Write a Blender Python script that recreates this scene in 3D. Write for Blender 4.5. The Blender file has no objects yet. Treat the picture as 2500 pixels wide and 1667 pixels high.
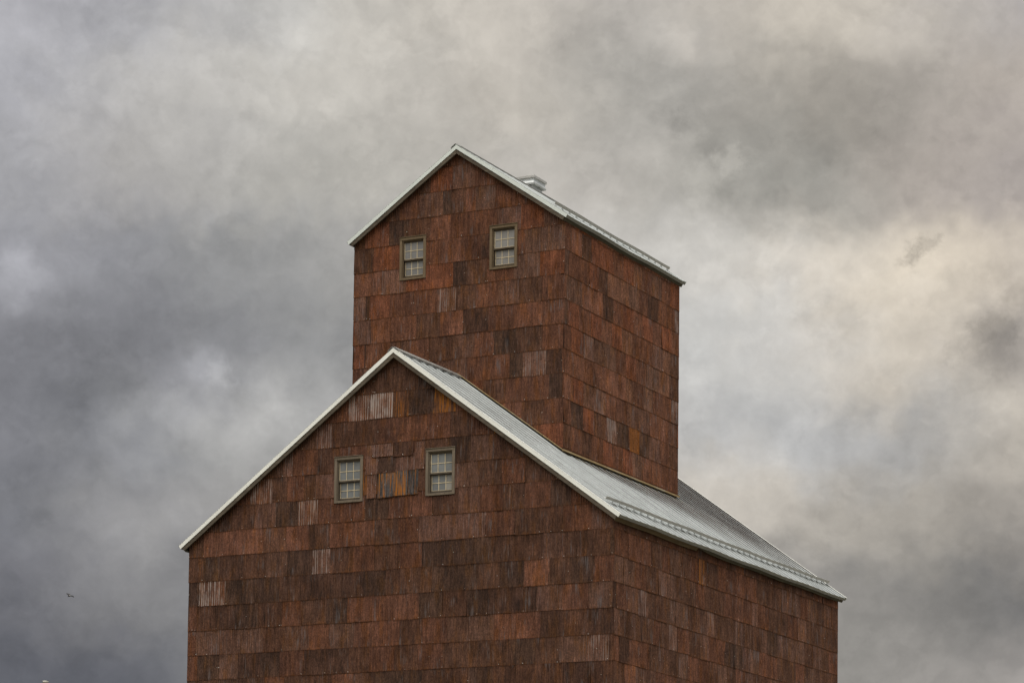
import bpy, math, random
from mathutils import Vector, Matrix
random.seed(7)
SC = bpy.context.scene
COL = SC.collection
R_ = math.radians
def s2l(c):
    return tuple(((v/255)/12.92 if v/255 <= .04045 else ((v/255+.055)/1.055)**2.4) for v in c)

# ------------------------------------------------------------------ camera
f, pitch, roll, yaw, py = 7005.05, 0.05, 0.0116445, -0.470827, 2101.3
cp, sp_, cyw, syw = math.cos(pitch), math.sin(pitch), math.cos(yaw), math.sin(yaw)
fwd = Vector((syw*cp, cyw*cp, sp_)); rt = Vector((cyw, -syw, 0)); up = rt.cross(fwd)
cr, sr = math.cos(roll), math.sin(roll)
CR = rt*cr + up*sr; CU = up*cr - rt*sr
cam = bpy.data.cameras.new("camera"); co = bpy.data.objects.new("camera", cam); COL.objects.link(co)
m = Matrix((CR, CU, -fwd)).transposed().to_4x4(); m.translation = Vector((27.6721, -59.3588, 1.7))
co.matrix_world = m
cam.sensor_width = 36; cam.lens = f/2500*36; cam.shift_y = (py-833.5)/2500
cam.clip_start = .5; cam.clip_end = 5000
SC.camera = co
SC.view_settings.view_transform = 'Standard'; SC.view_settings.look = 'None'
SC.view_settings.gamma = 1; SC.view_settings.exposure = 0
SC.view_settings.use_curve_mapping = False

# ------------------------------------------------------------------ sun
SUN_EL, SUN_AZ = 57, 152          # azimuth clockwise from +Y, veiled sun behind the camera
sd = Vector((math.sin(R_(SUN_AZ))*math.cos(R_(SUN_EL)), math.cos(R_(SUN_AZ))*math.cos(R_(SUN_EL)), math.sin(R_(SUN_EL))))
sl = bpy.data.lights.new("sun", 'SUN'); sl.energy = .5; sl.angle = R_(50); sl.color = (1, .965, .90)
so = bpy.data.objects.new("sun", sl); COL.objects.link(so)
so.rotation_euler = sd.to_track_quat('Z', 'Y').to_euler()

# ------------------------------------------------------------------ world: overcast sky
world = bpy.data.worlds.new("World"); SC.world = world; world.use_nodes = True
NT = world.node_tree; NT.nodes.clear()
class G:
    def __init__(s, nt): s.nt = nt
    def n(s, typ, **kw):
        nd = s.nt.nodes.new(typ)
        for k, v in kw.items(): setattr(nd, k, v)
        return nd
    def put(s, sock, v):
        if hasattr(v, 'is_output') or isinstance(v, bpy.types.NodeSocket): s.nt.links.new(v, sock)
        else: sock.default_value = v
    def m(s, op, a, b=0.0, c=None, clamp=False):
        nd = s.n('ShaderNodeMath', operation=op, use_clamp=clamp)
        s.put(nd.inputs[0], a); s.put(nd.inputs[1], b)
        if c is not None: s.put(nd.inputs[2], c)
        return nd.outputs[0]
    def vm(s, op, a, b=(0, 0, 0), out=0):
        nd = s.n('ShaderNodeVectorMath', operation=op)
        s.put(nd.inputs[0], a); s.put(nd.inputs[1], b)
        return nd.outputs[out]
    def scale(s, a, k):
        nd = s.n('ShaderNodeVectorMath', operation='SCALE'); s.put(nd.inputs[0], a); s.put(nd.inputs[3], k); return nd.outputs[0]
    def mr(s, v, a, b, c=0.0, d=1.0, t='SMOOTHSTEP'):
        nd = s.n('ShaderNodeMapRange', interpolation_type=t)
        for i, x in enumerate((v, a, b, c, d)): s.put(nd.inputs[i], x)
        return nd.outputs[0]
    def mix(s, fac, a, b, mode='MIX'):
        nd = s.n('ShaderNodeMix', data_type='RGBA', blend_type=mode); nd.clamp_factor = True
        s.put(nd.inputs[0], fac)
        for i, v in ((6, a), (7, b)):
            if isinstance(v, tuple) and len(v) == 3: v = (*v, 1)
            s.put(nd.inputs[i], v)
        return nd.outputs[2]
    def noise(s, vec, sc, det=4, rough=.55, dist=0, out=0, dim='3D'):
        nd = s.n('ShaderNodeTexNoise', noise_dimensions=dim)
        s.put(nd.inputs['Vector'], vec); nd.inputs['Scale'].default_value = sc
        nd.inputs['Detail'].default_value = det; nd.inputs['Roughness'].default_value = rough
        nd.inputs['Distortion'].default_value = dist
        return nd.outputs[out]
    def comb(s, x, y, z=0.0):
        nd = s.n('ShaderNodeCombineXYZ')
        for i, v in enumerate((x, y, z)): s.put(nd.inputs[i], v)
        return nd.outputs[0]
    def sep(s, v):
        nd = s.n('ShaderNodeSeparateXYZ'); s.put(nd.inputs[0], v); return nd.outputs
    def ramp(s, v, stops, interp='LINEAR'):
        nd = s.n('ShaderNodeValToRGB'); cr_ = nd.color_ramp; cr_.interpolation = interp
        while len(cr_.elements) < len(stops): cr_.elements.new(.5)
        for e, (p, c) in zip(cr_.elements, stops): e.position = p; e.color = (*c, 1) if len(c) == 3 else c
        s.put(nd.inputs[0], v); return nd.outputs[0]
g = G(NT)
tc = g.n('ShaderNodeTexCoord')
D = tc.outputs['Generated']
dx, dy, dz = g.sep(D)
DEG = 57.29578
az = g.m('MULTIPLY', g.m('ARCTAN2', dx, dy), DEG)
el = g.m('MULTIPLY', g.m('ARCSINE', dz), DEG)
# cloud-plane coordinates in degrees east / up; the noise warps them so banks of cloud get ragged edges
P0 = g.comb(az, el, 0.0)
def warp(sc, amp, seed, det=3):
    v = g.vm('ADD', P0, (seed, seed*1.7, seed*.6))
    c = g.noise(v, sc, det, .6, out=1)
    return g.scale(g.vm('SUBTRACT', c, (.5, .5, .5)), amp)
P1 = g.vm('ADD', g.vm('ADD', P0, warp(.42, 2.8, 3.1)), warp(1.5, .8, 11.3, 2))
x1, y1, _ = g.sep(P1)
# measured cloud brightness of this part of the sky: rows = elevation, columns = azimuth (every ~2 deg)
SKY = [  # from the top row (19.5 deg) down to 6.4 deg
 [(180,180,187),(166,167,173),(192,191,191),(186,185,182),(206,201,192),(203,197,188),(168,165,161),(188,182,173),(206,199,187),(195,189,180),(172,168,168)],
 [(171,172,180),(188,187,187),(190,188,185),(198,195,189),(191,187,180),(202,196,186),(168,166,161),(162,159,153),(165,160,151),(160,155,149),(184,176,168)],
 [(163,164,170),(172,170,170),(170,169,167),(180,178,173),(183,180,173),(192,188,181),(188,184,178),(172,170,163),(152,150,144),(176,168,160),(168,161,157)],
 [(154,155,162),(138,139,145),(146,147,149),(152,152,152),(170,168,164),(190,188,184),(200,198,194),(205,203,198),(217,209,197),(228,217,199),(196,187,176)],
 [(124,126,134),(122,124,131),(128,130,136),(139,140,142),(160,160,159),(180,179,177),(192,191,188),(194,195,194),(208,204,198),(224,214,198),(156,151,147)],
 [(121,123,131),(118,121,128),(154,155,156),(166,166,166),(170,170,170),(180,180,178),(186,185,183),(188,188,187),(178,179,180),(170,168,165),(192,185,174)],
 [(104,107,116),(138,139,143),(148,148,149),(150,150,150),(160,160,158),(170,168,165),(180,177,171),(190,184,175),(178,173,165),(164,159,151),(154,149,143)],
 [(106,108,117),(128,129,134),(128,129,132),(130,131,135),(140,140,140),(150,149,147),(158,156,151),(160,157,152),(153,150,146),(132,130,127),(122,121,121)],
 [(96,99,109),(92,95,105),(110,112,118),(118,119,123),(125,125,127),(130,130,130),(135,134,132),(138,136,132),(142,140,136),(152,149,145),(154,150,147)],
]
A0, A1 = -37.17, -16.87
E1, E0 = 19.44, 6.35
fx = g.m('DIVIDE', g.m('SUBTRACT', x1, A0), A1-A0, clamp=True)
rows = []
for j_, r in enumerate(SKY):
    r = [(c[0]+(7 if j_ > 3 and i < 3 else 2), c[1]+(5 if j_ > 3 and i < 3 else 1), c[2]+(3 if j_ > 3 and i < 3 else 0)-(1 if i < 4 else 0)) for i, c in enumerate(r)]
    rows.append(g.ramp(fx, [(i/10, s2l(c)) for i, c in enumerate(r)], 'B_SPLINE'))
sky = rows[-1]
N = len(rows)
for i in range(N-2, -1, -1):
    lo = E1 + (E0-E1)*(i+1)/(N-1); hi = E1 + (E0-E1)*i/(N-1)
    sky = g.mix(g.mr(y1, lo, hi), sky, rows[i])
# local banks and wisps (azimuth, elevation, radius, gain)
P2 = g.vm('ADD', g.vm('ADD', P0, warp(1.1, 1.1, 21.0, 3)), warp(3.6, .35, 5.7, 2))
def px(x, y): return (-27.02+(x-1250)*.00812, 6.35+(1667-y)*.00788)
P3 = g.vm('ADD', g.vm('ADD', P0, warp(2.2, .75, 41.0, 4)), warp(8.0, .30, 15.7, 3))
BL = [(600,1120,220,.08,.8),(330,1230,110,.07,.75),(700,960,110,.05,.7),(25,680,80,.30,.2),(490,885,60,.30,.2),(300,1060,100,.20,.5),(430,960,100,.16,.4),(560,1010,100,.14,.3),(280,1290,110,.13),(250,940,120,-.14),(90,900,110,-.06),
      (1850,390,110,-.10),(2060,300,150,-.12),(1760,330,80,-.08),(2130,500,80,.10),(1560,40,60,-.05),(1620,60,60,.16),(1650,110,40,.10),
      (560,45,45,-.14),(690,60,110,.10),(290,60,90,-.06),(640,190,80,.04),(1790,1190,110,.09,.72),(1680,1160,75,.10,.7),(1960,1100,90,.08,.6),(1850,1000,80,-.03),(2120,1010,110,-.08),(2300,1060,90,-.07),(2470,950,50,.12),
      (2380,1430,170,-.10),(2150,1500,120,-.05),(1330,90,70,-.10),(20,180,80,.05),(230,275,60,-.05),(270,310,60,.06,.5),(100,1560,200,-.05),(2060,760,150,-.04),(700,330,70,.05,.4),(380,330,60,.05,.4),(1180,260,90,-.05),(1300,330,60,.04)]
BS = [(2225,612,18,-.26),(2236,588,17,-.24),(2258,574,17,-.22),(2285,570,15,-.18),(2385,795,34,-.20,.3),(2440,785,40,-.20,.3),(2425,850,46,-.20,.3),(2340,838,28,-.18),(2480,800,30,-.10),(2470,880,30,-.08),(2305,862,18,-.10),(2490,700,26,-.12),(2440,650,24,-.10),(2430,715,22,.12),
      (1772,368,34,.22,.4),(1735,325,30,-.12),(1700,420,44,.12,.3),(1650,278,22,-.14),(1795,470,60,-.10),(1880,520,50,-.08),(1830,430,30,.08),(2060,440,46,.06),(2110,480,36,.08,.4),(1620,500,50,-.05),
      (520,905,34,.24,.3),(400,985,50,.16,.4),(455,1040,36,.10),(280,1030,40,.12,.3),(560,948,24,-.10),(640,950,44,.09,.3),(640,1010,30,-.05),(330,1120,40,.05),(180,985,50,-.06),(15,650,22,.10),(60,720,24,.06),
      (2110,1075,50,.06,.4),(2180,1120,50,-.06),(2060,1020,40,-.07),(2250,1150,40,.06,.3),(2340,1080,40,.05),(1985,1210,40,-.05),(1900,1075,36,.05,.4),(420,110,30,-.05),(600,95,24,-.06),(700,95,24,.06,.4),(250,290,28,.05,.4),(190,190,30,-.03)]
acc = None
for PP, (X, Y, r, k, *inn) in [(P2, b_) for b_ in BL] + [(P3, b_) for b_ in BS]:
    a_, e_ = px(X, Y)
    dd = g.vm('DISTANCE', PP, (a_, e_, 0), out=1)
    w_ = g.mr(dd, r*.0081*(1.9 if not inn else 1.45), r*.0081*(inn[0] if inn else 0.0), 0.0, k)
    acc = w_ if acc is None else g.m('ADD', acc, w_)
# fractal cloud texture
nz = g.noise(g.vm('ADD', P1, (4.0, 9.0, 2.0)), .75, 6, .58)
nf = g.noise(g.vm('ADD', P2, (14.0, 3.0, 7.0)), 2.4, 4, .55)
nb = g.noise(g.vm('ADD', P0, (2.0, 31.0, 5.0)), 1.35, 5, .55, 1.2)
tex = g.m('ADD', g.m('MULTIPLY', g.m('SUBTRACT', nz, .5), .30), g.m('MULTIPLY', g.m('SUBTRACT', nf, .5), .20))
tex = g.m('ADD', tex, g.m('MULTIPLY', g.m('SUBTRACT', nb, .5), .16))
# edges of cloud banks lying one over another
PE = g.vm('MULTIPLY', P0, (1.0, 1.25, 1.0))
for sc_, lo_, hi_, am_, of_ in ((.30, .47, .56, .085, 3.0), (.62, .49, .57, .075, 17.0), (1.35, .50, .60, .055, 29.0)):
    ne = g.noise(g.vm('ADD', PE, (of_, of_*2.3, of_*.7)), sc_, 7, .56, .25)
    nl = g.noise(g.vm('ADD', PE, (of_*1.9, of_, 4.0)), sc_*.8, 2, .5)     # where the edge is lost in haze
    tex = g.m('ADD', tex, g.m('MULTIPLY', g.m('SUBTRACT', g.mr(ne, lo_, hi_), .5), g.mr(nl, .38, .60, 0.0, am_)))
gain = g.m('ADD', 1.0, g.m('ADD', acc, tex))
sky = g.vm('MULTIPLY', sky, g.comb(gain, gain, gain))
# the rest of the dome: plain broken overcast, brightest round the veiled sun
cosS = g.vm('DOT_PRODUCT', D, tuple(sd), out=1)
glow = g.mr(cosS, -.1, .9, 0.0, 1.0)
n3 = g.noise(D, 3.2, 6, .6)
gen = g.mix(glow, (.42, .425, .44), (2.55, 2.47, 2.30))
low = g.mix(g.mr(dy, -.15, .55), (.11, .112, .115), (.27, .275, .285))      # horizon darkened behind the camera, added so roof seams reflect dark
gen = g.mix(g.mr(el, 7.0, 50.0), low, gen)
gg = g.mr(n3, .3, .7, .8, 1.2, 'LINEAR')
gen = g.vm('MULTIPLY', gen, g.comb(gg, gg, gg))
inA = g.mr(g.m('ABSOLUTE', g.m('SUBTRACT', az, (A0+A1)/2)), 24.0, 11.0)
inE = g.m('MULTIPLY', g.mr(el, 34.0, 21.0), g.mr(el, -1.0, 3.0))
sky = g.mix(g.m('MULTIPLY', inA, inE), gen, sky)
nish = g.n('ShaderNodeTexSky', sky_type='NISHITA'); nish.sun_disc = False
nish.sun_elevation = R_(SUN_EL); nish.sun_rotation = R_(SUN_AZ)
sky10 = g.scale(sky, 10.0)
fin = g.mix(.985, nish.outputs[0], sky10)
bg = g.n('ShaderNodeBackground'); g.put(bg.inputs[0], fin); bg.inputs[1].default_value = .1
wo = g.n('ShaderNodeOutputWorld'); NT.links.new(bg.outputs[0], wo.inputs[0])

# ------------------------------------------------------------------ helpers
def tag(o, label=None, cat=None, group=None, kind=None):
    for k, v in (('label', label), ('category', cat), ('group', group), ('kind', kind)):
        if v: o[k] = v
    return o
def empty(name, loc=(0, 0, 0), parent=None):
    o = bpy.data.objects.new(name, None); COL.objects.link(o); o.location = loc
    o.empty_display_size = .3
    if parent: o.parent = parent
    return o
class MB:
    """collects polygons, builds one mesh object"""
    def __init__(s): s.v = []; s.f = []; s.a = []; s.uv = []
    def quad(s, pts, attr=None, uv=None):
        i = len(s.v); s.v += [tuple(p) for p in pts]; s.f.append(tuple(range(i, i+len(pts))))
        s.a.append(attr); s.uv.append(uv)
    def hexa(s, c, attr=None):   # 8 corners: 0-3 bottom loop, 4-7 top loop
        i = len(s.v); s.v += [tuple(p) for p in c]
        for q in ((0, 3, 2, 1), (4, 5, 6, 7), (0, 1, 5, 4), (1, 2, 6, 5), (2, 3, 7, 6), (3, 0, 4, 7)):
            s.f.append(tuple(i+k for k in q)); s.a.append(attr); s.uv.append(None)
    def box(s, a, b, attr=None, M=None):
        (x0, y0, z0), (x1, y1, z1) = a, b
        c = [(x0, y0, z0), (x1, y0, z0), (x1, y1, z0), (x0, y1, z0), (x0, y0, z1), (x1, y0, z1), (x1, y1, z1), (x0, y1, z1)]
        if M: c = [M(*p) for p in c]
        s.hexa(c, attr)
    def tube(s, p0, p1, r0, r1, n=12, cap=True):
        p0, p1 = Vector(p0), Vector(p1); d = (p1-p0).normalized()
        a = d.orthogonal().normalized(); b = d.cross(a)
        i = len(s.v)
        for p, r in ((p0, r0), (p1, r1)):
            for k in range(n):
                t = 2*math.pi*k/n; s.v.append(tuple(p+a*r*math.cos(t)+b*r*math.sin(t)))
        for k in range(n):
            s.f.append((i+k, i+(k+1) % n, i+n+(k+1) % n, i+n+k)); s.a.append(None); s.uv.append(None)
        if cap:
            s.f.append(tuple(i+k for k in reversed(range(n)))); s.f.append(tuple(i+n+k for k in range(n)))
            s.a += [None]*2; s.uv += [None]*2
    def build(s, name, mat, parent=None, smooth=False, bevel=0):
        me = bpy.data.meshes.new(name); me.from_pydata(s.v, [], s.f); me.update()
        if any(a is not None for a in s.a):
            at = me.attributes.new('tone', 'FLOAT_COLOR', 'FACE')
            flat = []
            for a in s.a: flat += list(a[0] if a else (.1, .1, .1)) + [1.0]
            at.data.foreach_set('color', flat)
            mk = me.attributes.new('mark', 'FLOAT_VECTOR', 'FACE')
            flat = []
            for a in s.a: flat += list(a[1] if a else (0, 0, 0))
            mk.data.foreach_set('vector', flat)
        if any(u is not None for u in s.uv):
            u1 = me.uv_layers.new(name='sheet'); u2 = me.uv_layers.new(name='local')
            f1 = []; f2 = []
            for face, u in zip(s.f, s.uv):
                for k in range(len(face)):
                    if u: f1 += u[0][k]; f2 += u[1][k]
                    else: f1 += (0, 0); f2 += (0, 0)
            u1.data.foreach_set('uv', f1); u2.data.foreach_set('uv', f2)
        if smooth: me.polygons.foreach_set('use_smooth', [True]*len(me.polygons))
        me.materials.append(mat)
        o = bpy.data.objects.new(name, me); COL.objects.link(o)
        if parent:
            o.parent = parent
            if parent.location.length: 
                for vv in me.vertices: vv.co -= parent.location
        if bevel:
            b = o.modifiers.new('bevel', 'BEVEL'); b.width = bevel; b.segments = 1; b.limit_method = 'ANGLE'
        return o

# ------------------------------------------------------------------ materials
def mat(name):
    m_ = bpy.data.materials.new(name); m_.use_nodes = True
    nt = m_.node_tree; nt.nodes.clear(); g_ = G(nt)
    b = g_.n('ShaderNodeBsdfPrincipled'); o = g_.n('ShaderNodeOutputMaterial'); nt.links.new(b.outputs[0], o.inputs[0])
    return m_, g_, b
def rust_mat():
    m_, q, b = mat('rusted_sheet_iron')
    tone = q.n('ShaderNodeAttribute', attribute_name='tone').outputs['Color']
    mk = q.n('ShaderNodeAttribute', attribute_name='mark').outputs['Vector']
    pale, orange, dark = q.sep(mk)
    uv = q.n('ShaderNodeUVMap', uv_map='sheet').outputs[0]
    lu, lv, _ = q.sep(q.n('ShaderNodeUVMap', uv_map='local').outputs[0])
    def st(sx, sy, off=0.0):
        return q.vm('ADD', q.vm('MULTIPLY', uv, (sx, sy, 1)), (off, off*1.3, off))
    n_fine = q.noise(st(75, 5), 1, 3, .7)
    n_mid = q.noise(st(16, 1.7, 7), 1, 4, .62)
    n_big = q.noise(st(2.8, 2.2, 17), 1, 4, .6)
    n_grain = q.noise(st(110, 90, 3), 1, 3, .8)
    v = q.m('MULTIPLY', q.mr(n_fine, .2, .8, .58, 1.42, 'LINEAR'), q.mr(n_mid, .25, .75, .52, 1.48, 'LINEAR'))
    v = q.m('MULTIPLY', v, q.mr(n_big, .25, .75, .72, 1.28, 'LINEAR'))
    v = q.m('MULTIPLY', v, q.mr(n_grain, .2, .8, .55, 1.45, 'LINEAR'))
    c = q.vm('MULTIPLY', tone, q.comb(v, v, v))
    g2 = q.noise(st(46, 24, 13), 1, 2, .6); g3 = q.noise(st(24, 13, 23), 1, 2, .6)
    gv = q.m('MULTIPLY', q.mr(g2, .3, .7, .62, 1.38, 'LINEAR'), q.mr(g3, .3, .7, .75, 1.25, 'LINEAR'))
    c = q.vm('MULTIPLY', c, q.comb(gv, gv, gv))
    # weather blotches that run on across neighbouring sheets
    wx, wy, wz = q.sep(q.n('ShaderNodeTexCoord').outputs['Object'])
    wn = q.noise(q.comb(q.m('MULTIPLY', q.m('ADD', wx, wy), 2.2), 0.0, q.m('MULTIPLY', wz, .9)), 1, 4, .62)
    wv = q.mr(wn, .28, .72, .66, 1.34, 'LINEAR')
    c = q.vm('MULTIPLY', c, q.comb(wv, wv, wv))
    # hue drift between ochre rust and purple-brown
    hue = q.noise(st(5, 1.2, 31), 1, 3, .6)
    c = q.mix(q.mr(hue, .48, .68, 0, .65), c, q.vm('MULTIPLY', c, (1.12, .92, .50)))
    c = q.mix(q.mr(hue, .48, .25, 0, .5), c, q.vm('MULTIPLY', c, (.95, 1.02, 1.2)))
    # dark scale patches
    dk = q.mr(q.noise(st(9, 1.6, 51), 1, 5, .65), q.m('SUBTRACT', .63, q.m('MULTIPLY', dark, .2)), .76, 0, .8)
    c = q.mix(dk, c, (.016, .011, .010))
    # orange fresh rust: drips and along the bottom edge
    edge = q.mr(lv, .0, q.mr(q.noise(st(22, 0, 5), 1, 2), .3, .8, .03, .24), 1.0, 0.0)
    on = q.noise(st(26, 1.3, 77), 1, 3, .6)
    om = q.m('MULTIPLY', q.mr(on, q.m('SUBTRACT', .68, q.m('MULTIPLY', orange, .24)), q.m('SUBTRACT', .82, q.m('MULTIPLY', orange, .24)), 0, .8), q.m('ADD', .16, orange), clamp=True)
    om = q.m('MAXIMUM', om, q.m('MULTIPLY', q.m('MULTIPLY', edge, q.mr(on, .40, .62)), q.m('ADD', .22, q.m('MULTIPLY', orange, .8))))
    c = q.mix(om, c, q.mix(q.mr(orange, .5, 1.0), (.19, .065, .014), (.34, .125, .022)))
    # faint bluish zinc clusters
    zn = q.noise(st(20, 1.5, 141), 1, 4, .62); zb = q.noise(st(3.2, 1.6, 151), 1, 2, .5)
    zm = q.m('MULTIPLY', q.mr(zn, .50, .66), q.mr(zb, .50, .66, 0.0, .55))
    c = q.mix(zm, c, (.150, .130, .130))
    # left-over zinc: pale streaks running down the crests
    ru, rv, _ = q.sep(uv)
    crest = q.m('SINE', q.m('MULTIPLY', ru, 2*math.pi/.0625))
    pn = q.noise(st(24, 1.1, 91), 1, 4, .62)
    pn2 = q.noise(st(5, 2.0, 101), 1, 3, .6)
    pm = q.m('ADD', q.m('ADD', pn, q.m('MULTIPLY', crest, .13)), q.m('MULTIPLY', q.m('SUBTRACT', pn2, .5), .5))
    thr = q.m('SUBTRACT', .80, q.m('MULTIPLY', pale, .36))
    pmask = q.mr(pm, thr, q.m('ADD', thr, .16), 0, .70)
    pmask = q.m('MULTIPLY', pmask, q.mr(q.noise(st(3.5, 2.6, 131), 1, 3, .6), .32, .60, .25, 1.0))
    pmask = q.m('MULTIPLY', pmask, q.m('ADD', .22, q.m('MULTIPLY', pale, .78)))
    c = q.mix(pmask, c, q.mix(q.mr(pale, .55, 1.0), (.22, .172, .165), (.42, .36, .33)))
    # dark rust and grime at each lap; the colour also deepens the lap shadow
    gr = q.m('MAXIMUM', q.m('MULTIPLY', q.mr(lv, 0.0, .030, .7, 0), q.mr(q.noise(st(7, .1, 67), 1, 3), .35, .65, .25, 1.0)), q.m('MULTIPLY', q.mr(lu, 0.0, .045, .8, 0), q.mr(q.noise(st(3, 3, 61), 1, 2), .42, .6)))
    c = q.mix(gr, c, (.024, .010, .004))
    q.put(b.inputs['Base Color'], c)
    b.inputs['Roughness'].default_value = .82; b.inputs['Specular IOR Level'].default_value = .12
    bp = q.n('ShaderNodeBump'); bp.inputs['Strength'].default_value = .35; bp.inputs['Distance'].default_value = .004
    q.put(bp.inputs['Height'], n_grain); q.put(b.inputs['Normal'], bp.outputs[0])
    return m_
def metal_mat(name, base, rough=.38, met=.9, streak=.18, dirt=.0, sax=(0, 0, 0)):
    m_, q, b = mat(name)
    ob = q.n('ShaderNodeTexCoord').outputs['Object']
    n1 = q.noise(q.vm('MULTIPLY', ob, (1.0, 2.5, 1.0)), 1, 4, .6)
    n2 = q.noise(ob, 22, 3, .7)
    v = q.m('MULTIPLY', q.mr(n1, .25, .75, 1-streak, 1+streak, 'LINEAR'), q.mr(n2, .2, .8, .93, 1.07, 'LINEAR'))
    c = q.vm('MULTIPLY', base, q.comb(v, v, v))
    if dirt: c = q.mix(q.mr(q.noise(ob, 3.0, 5, .7), .52, .75, 0, dirt), c, (.16, .13, .10))
    q.put(b.inputs['Base Color'], c); b.inputs['Metallic'].default_value = met
    q.put(b.inputs['Roughness'], q.mr(n1, .2, .8, rough-.06, rough+.08, 'LINEAR'))
    return m_
def wood_mat(name, base, axis=0, var=.35, light=None):
    m_, q, b = mat(name)
    ob = q.n('ShaderNodeTexCoord').outputs['Object']
    sc = [26, 26, 26]; sc[axis] = 1.6
    n1 = q.noise(q.vm('MULTIPLY', ob, tuple(sc)), 1, 5, .65)
    n2 = q.noise(ob, 2.2, 4, .6)
    v = q.m('MULTIPLY', q.mr(n1, .25, .75, 1-var, 1+var, 'LINEAR'), q.mr(n2, .25, .75, .75, 1.25, 'LINEAR'))
    c = q.vm('MULTIPLY', base, q.comb(v, v, v))
    c = q.mix(q.mr(q.noise(ob, 9, 3, .6), .68, .74, 0, .7), c, tuple(t*.3 for t in base))
    if light: c = q.mix(q.mr(q.noise(ob, 1.3, 4, .6), .45, .7, 0, .7), c, light)
    q.put(b.inputs['Base Color'], c); b.inputs['Roughness'].default_value = .85; b.inputs['Specular IOR Level'].default_value = .2
    return m_
M_RUST = rust_mat()
M_ROOF = metal_mat('galvanised_roof', (.44, .462, .46), .16, .97, .20, .18)
M_CAP = metal_mat('ridge_metal', (.34, .335, .32), .55, .5, .12, .2)
M_BAR = metal_mat('guard_bar_metal', (.50, .49, .46), .6, .2, .1, .2)
M_TRIM = metal_mat('pale_trim_metal', (.86, .86, .81), .5, .1, .05, .04)
M_TRIM2 = metal_mat('pale_trim_metal_tower', (.68, .72, .69), .5, .1, .06, .05)
M_VENT = metal_mat('vent_metal', (.60, .62, .62), .42, .6, .08, .10)
M_RAKE = wood_mat('weathered_board', (.098, .080, .060), 0, .40)
M_FASC = wood_mat('weathered_fascia', (.085, .075, .055), 1, .35)
M_FASC_B = wood_mat('brown_fascia', (.12, .085, .048), 1, .35)
M_CASE_B = wood_mat('brown_window_casing', (.155, .112, .068), 2, .25)
M_CASE_G = wood_mat('grey_window_casing', (.165, .132, .098), 2, .25)
M_SASH = wood_mat('window_sash', (.080, .060, .042), 2, .25)
M_MUNT = wood_mat('cream_putty', (.66, .55, .37), 2, .15)
M_TAN = wood_mat('tan_flashing_board', (.30, .215, .11), 1, .40, (.42, .39, .30))
M_DECK = wood_mat('roof_deck_wood', (.05, .042, .034), 1, .3)
m_, q, b = mat('sheathing'); b.inputs['Base Color'].default_value = (.03, .022, .017, 1); b.inputs['Roughness'].default_value = .9; M_DARK = m_
m_, q, b = mat('window_glass')
ob = q.n('ShaderNodeTexCoord').outputs['Object']
tn = q.n('ShaderNodeAttribute', attribute_name='tone').outputs['Color']
dv = q.mr(q.noise(ob, 5, 4, .6), .3, .7, .9, 1.1, 'LINEAR')
q.put(b.inputs['Base Color'], q.vm('MULTIPLY', tn, q.comb(dv, dv, dv)))
b.inputs['Roughness'].default_value = .10; b.inputs['Specular IOR Level'].default_value = .6
M_GLASS = m_

# ------------------------------------------------------------------ building dimensions (metres)
W, DP = 11.6131, 14.5361
TX0, TX1, TY0, TY1 = -8.8044, -2.8632, 3.0981, 10.0531
ZT, HT, Z0, H = 20.8233, .61312, 12.6604, .61
OH = .1658
XM, ZR, S, SO = -W/2, 17.3564, .7282, .2226
TM, TZR, TS, TSO = (TX0+TX1)/2, 23.1370, .6757, .1484
def lower_z(x, n=0.0):
    c = 1/math.sqrt(1+S*S); return ZR - S*abs(x-XM) + n/c
def tower_z(x, n=0.0):
    c = 1/math.sqrt(1+TS*TS); return TZR - TS*abs(x-TM) + n/c

ELEV = empty('grain_elevator')
tag(ELEV, 'tall grain elevator clad in rusted corrugated sheets with a gabled cupola on its metal roof', 'building')

WIN = {'LL': (-7.466, -6.677, 13.742, 14.853), 'LR': (-4.953, -4.168, 13.745, 14.863),
       'TL': (-7.486, -6.735, 19.902, 20.982), 'TR': (-4.928, -4.162, 19.905, 20.995)}

# ------------------------------------------------------------------ rusted sheet siding
PITCH, AMP = .0625, .0080
TONES = {   # real rust albedos (linear)
 'L': [(.120, .055, .040), (.112, .050, .036), (.125, .062, .045)],
 'M': [(.088, .038, .026), (.082, .037, .027), (.094, .040, .026)],
 'R': [(.130, .046, .027), (.118, .042, .024)],
 'p': [(.085, .046, .038), (.092, .052, .043)],
 'P': [(.098, .052, .042), (.090, .048, .040)],
 'Q': [(.105, .045, .028), (.095, .046, .034)],
 'd': [(.058, .029, .021), (.062, .033, .025)],
 'D': [(.040, .022, .018), (.045, .028, .023), (.036, .023, .020)],
 'o': [(.070, .034, .022)],
 'O': [(.125, .052, .020)],
 'Z': [(.058, .055, .062), (.044, .042, .048)],
}
MARK = {'L': (.15, .1, 0), 'M': (.1, .15, .1), 'R': (.05, .25, .1), 'p': (.45, .1, .1), 'P': (.66, .15, .1), 'Q': (1.0, .45, .1),
        'd': (.15, .1, .5), 'D': (.2, .05, .8), 'o': (.0, .8, .3), 'O': (.1, .55, .2), 'Z': (.45, 1.0, .5)}
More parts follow.
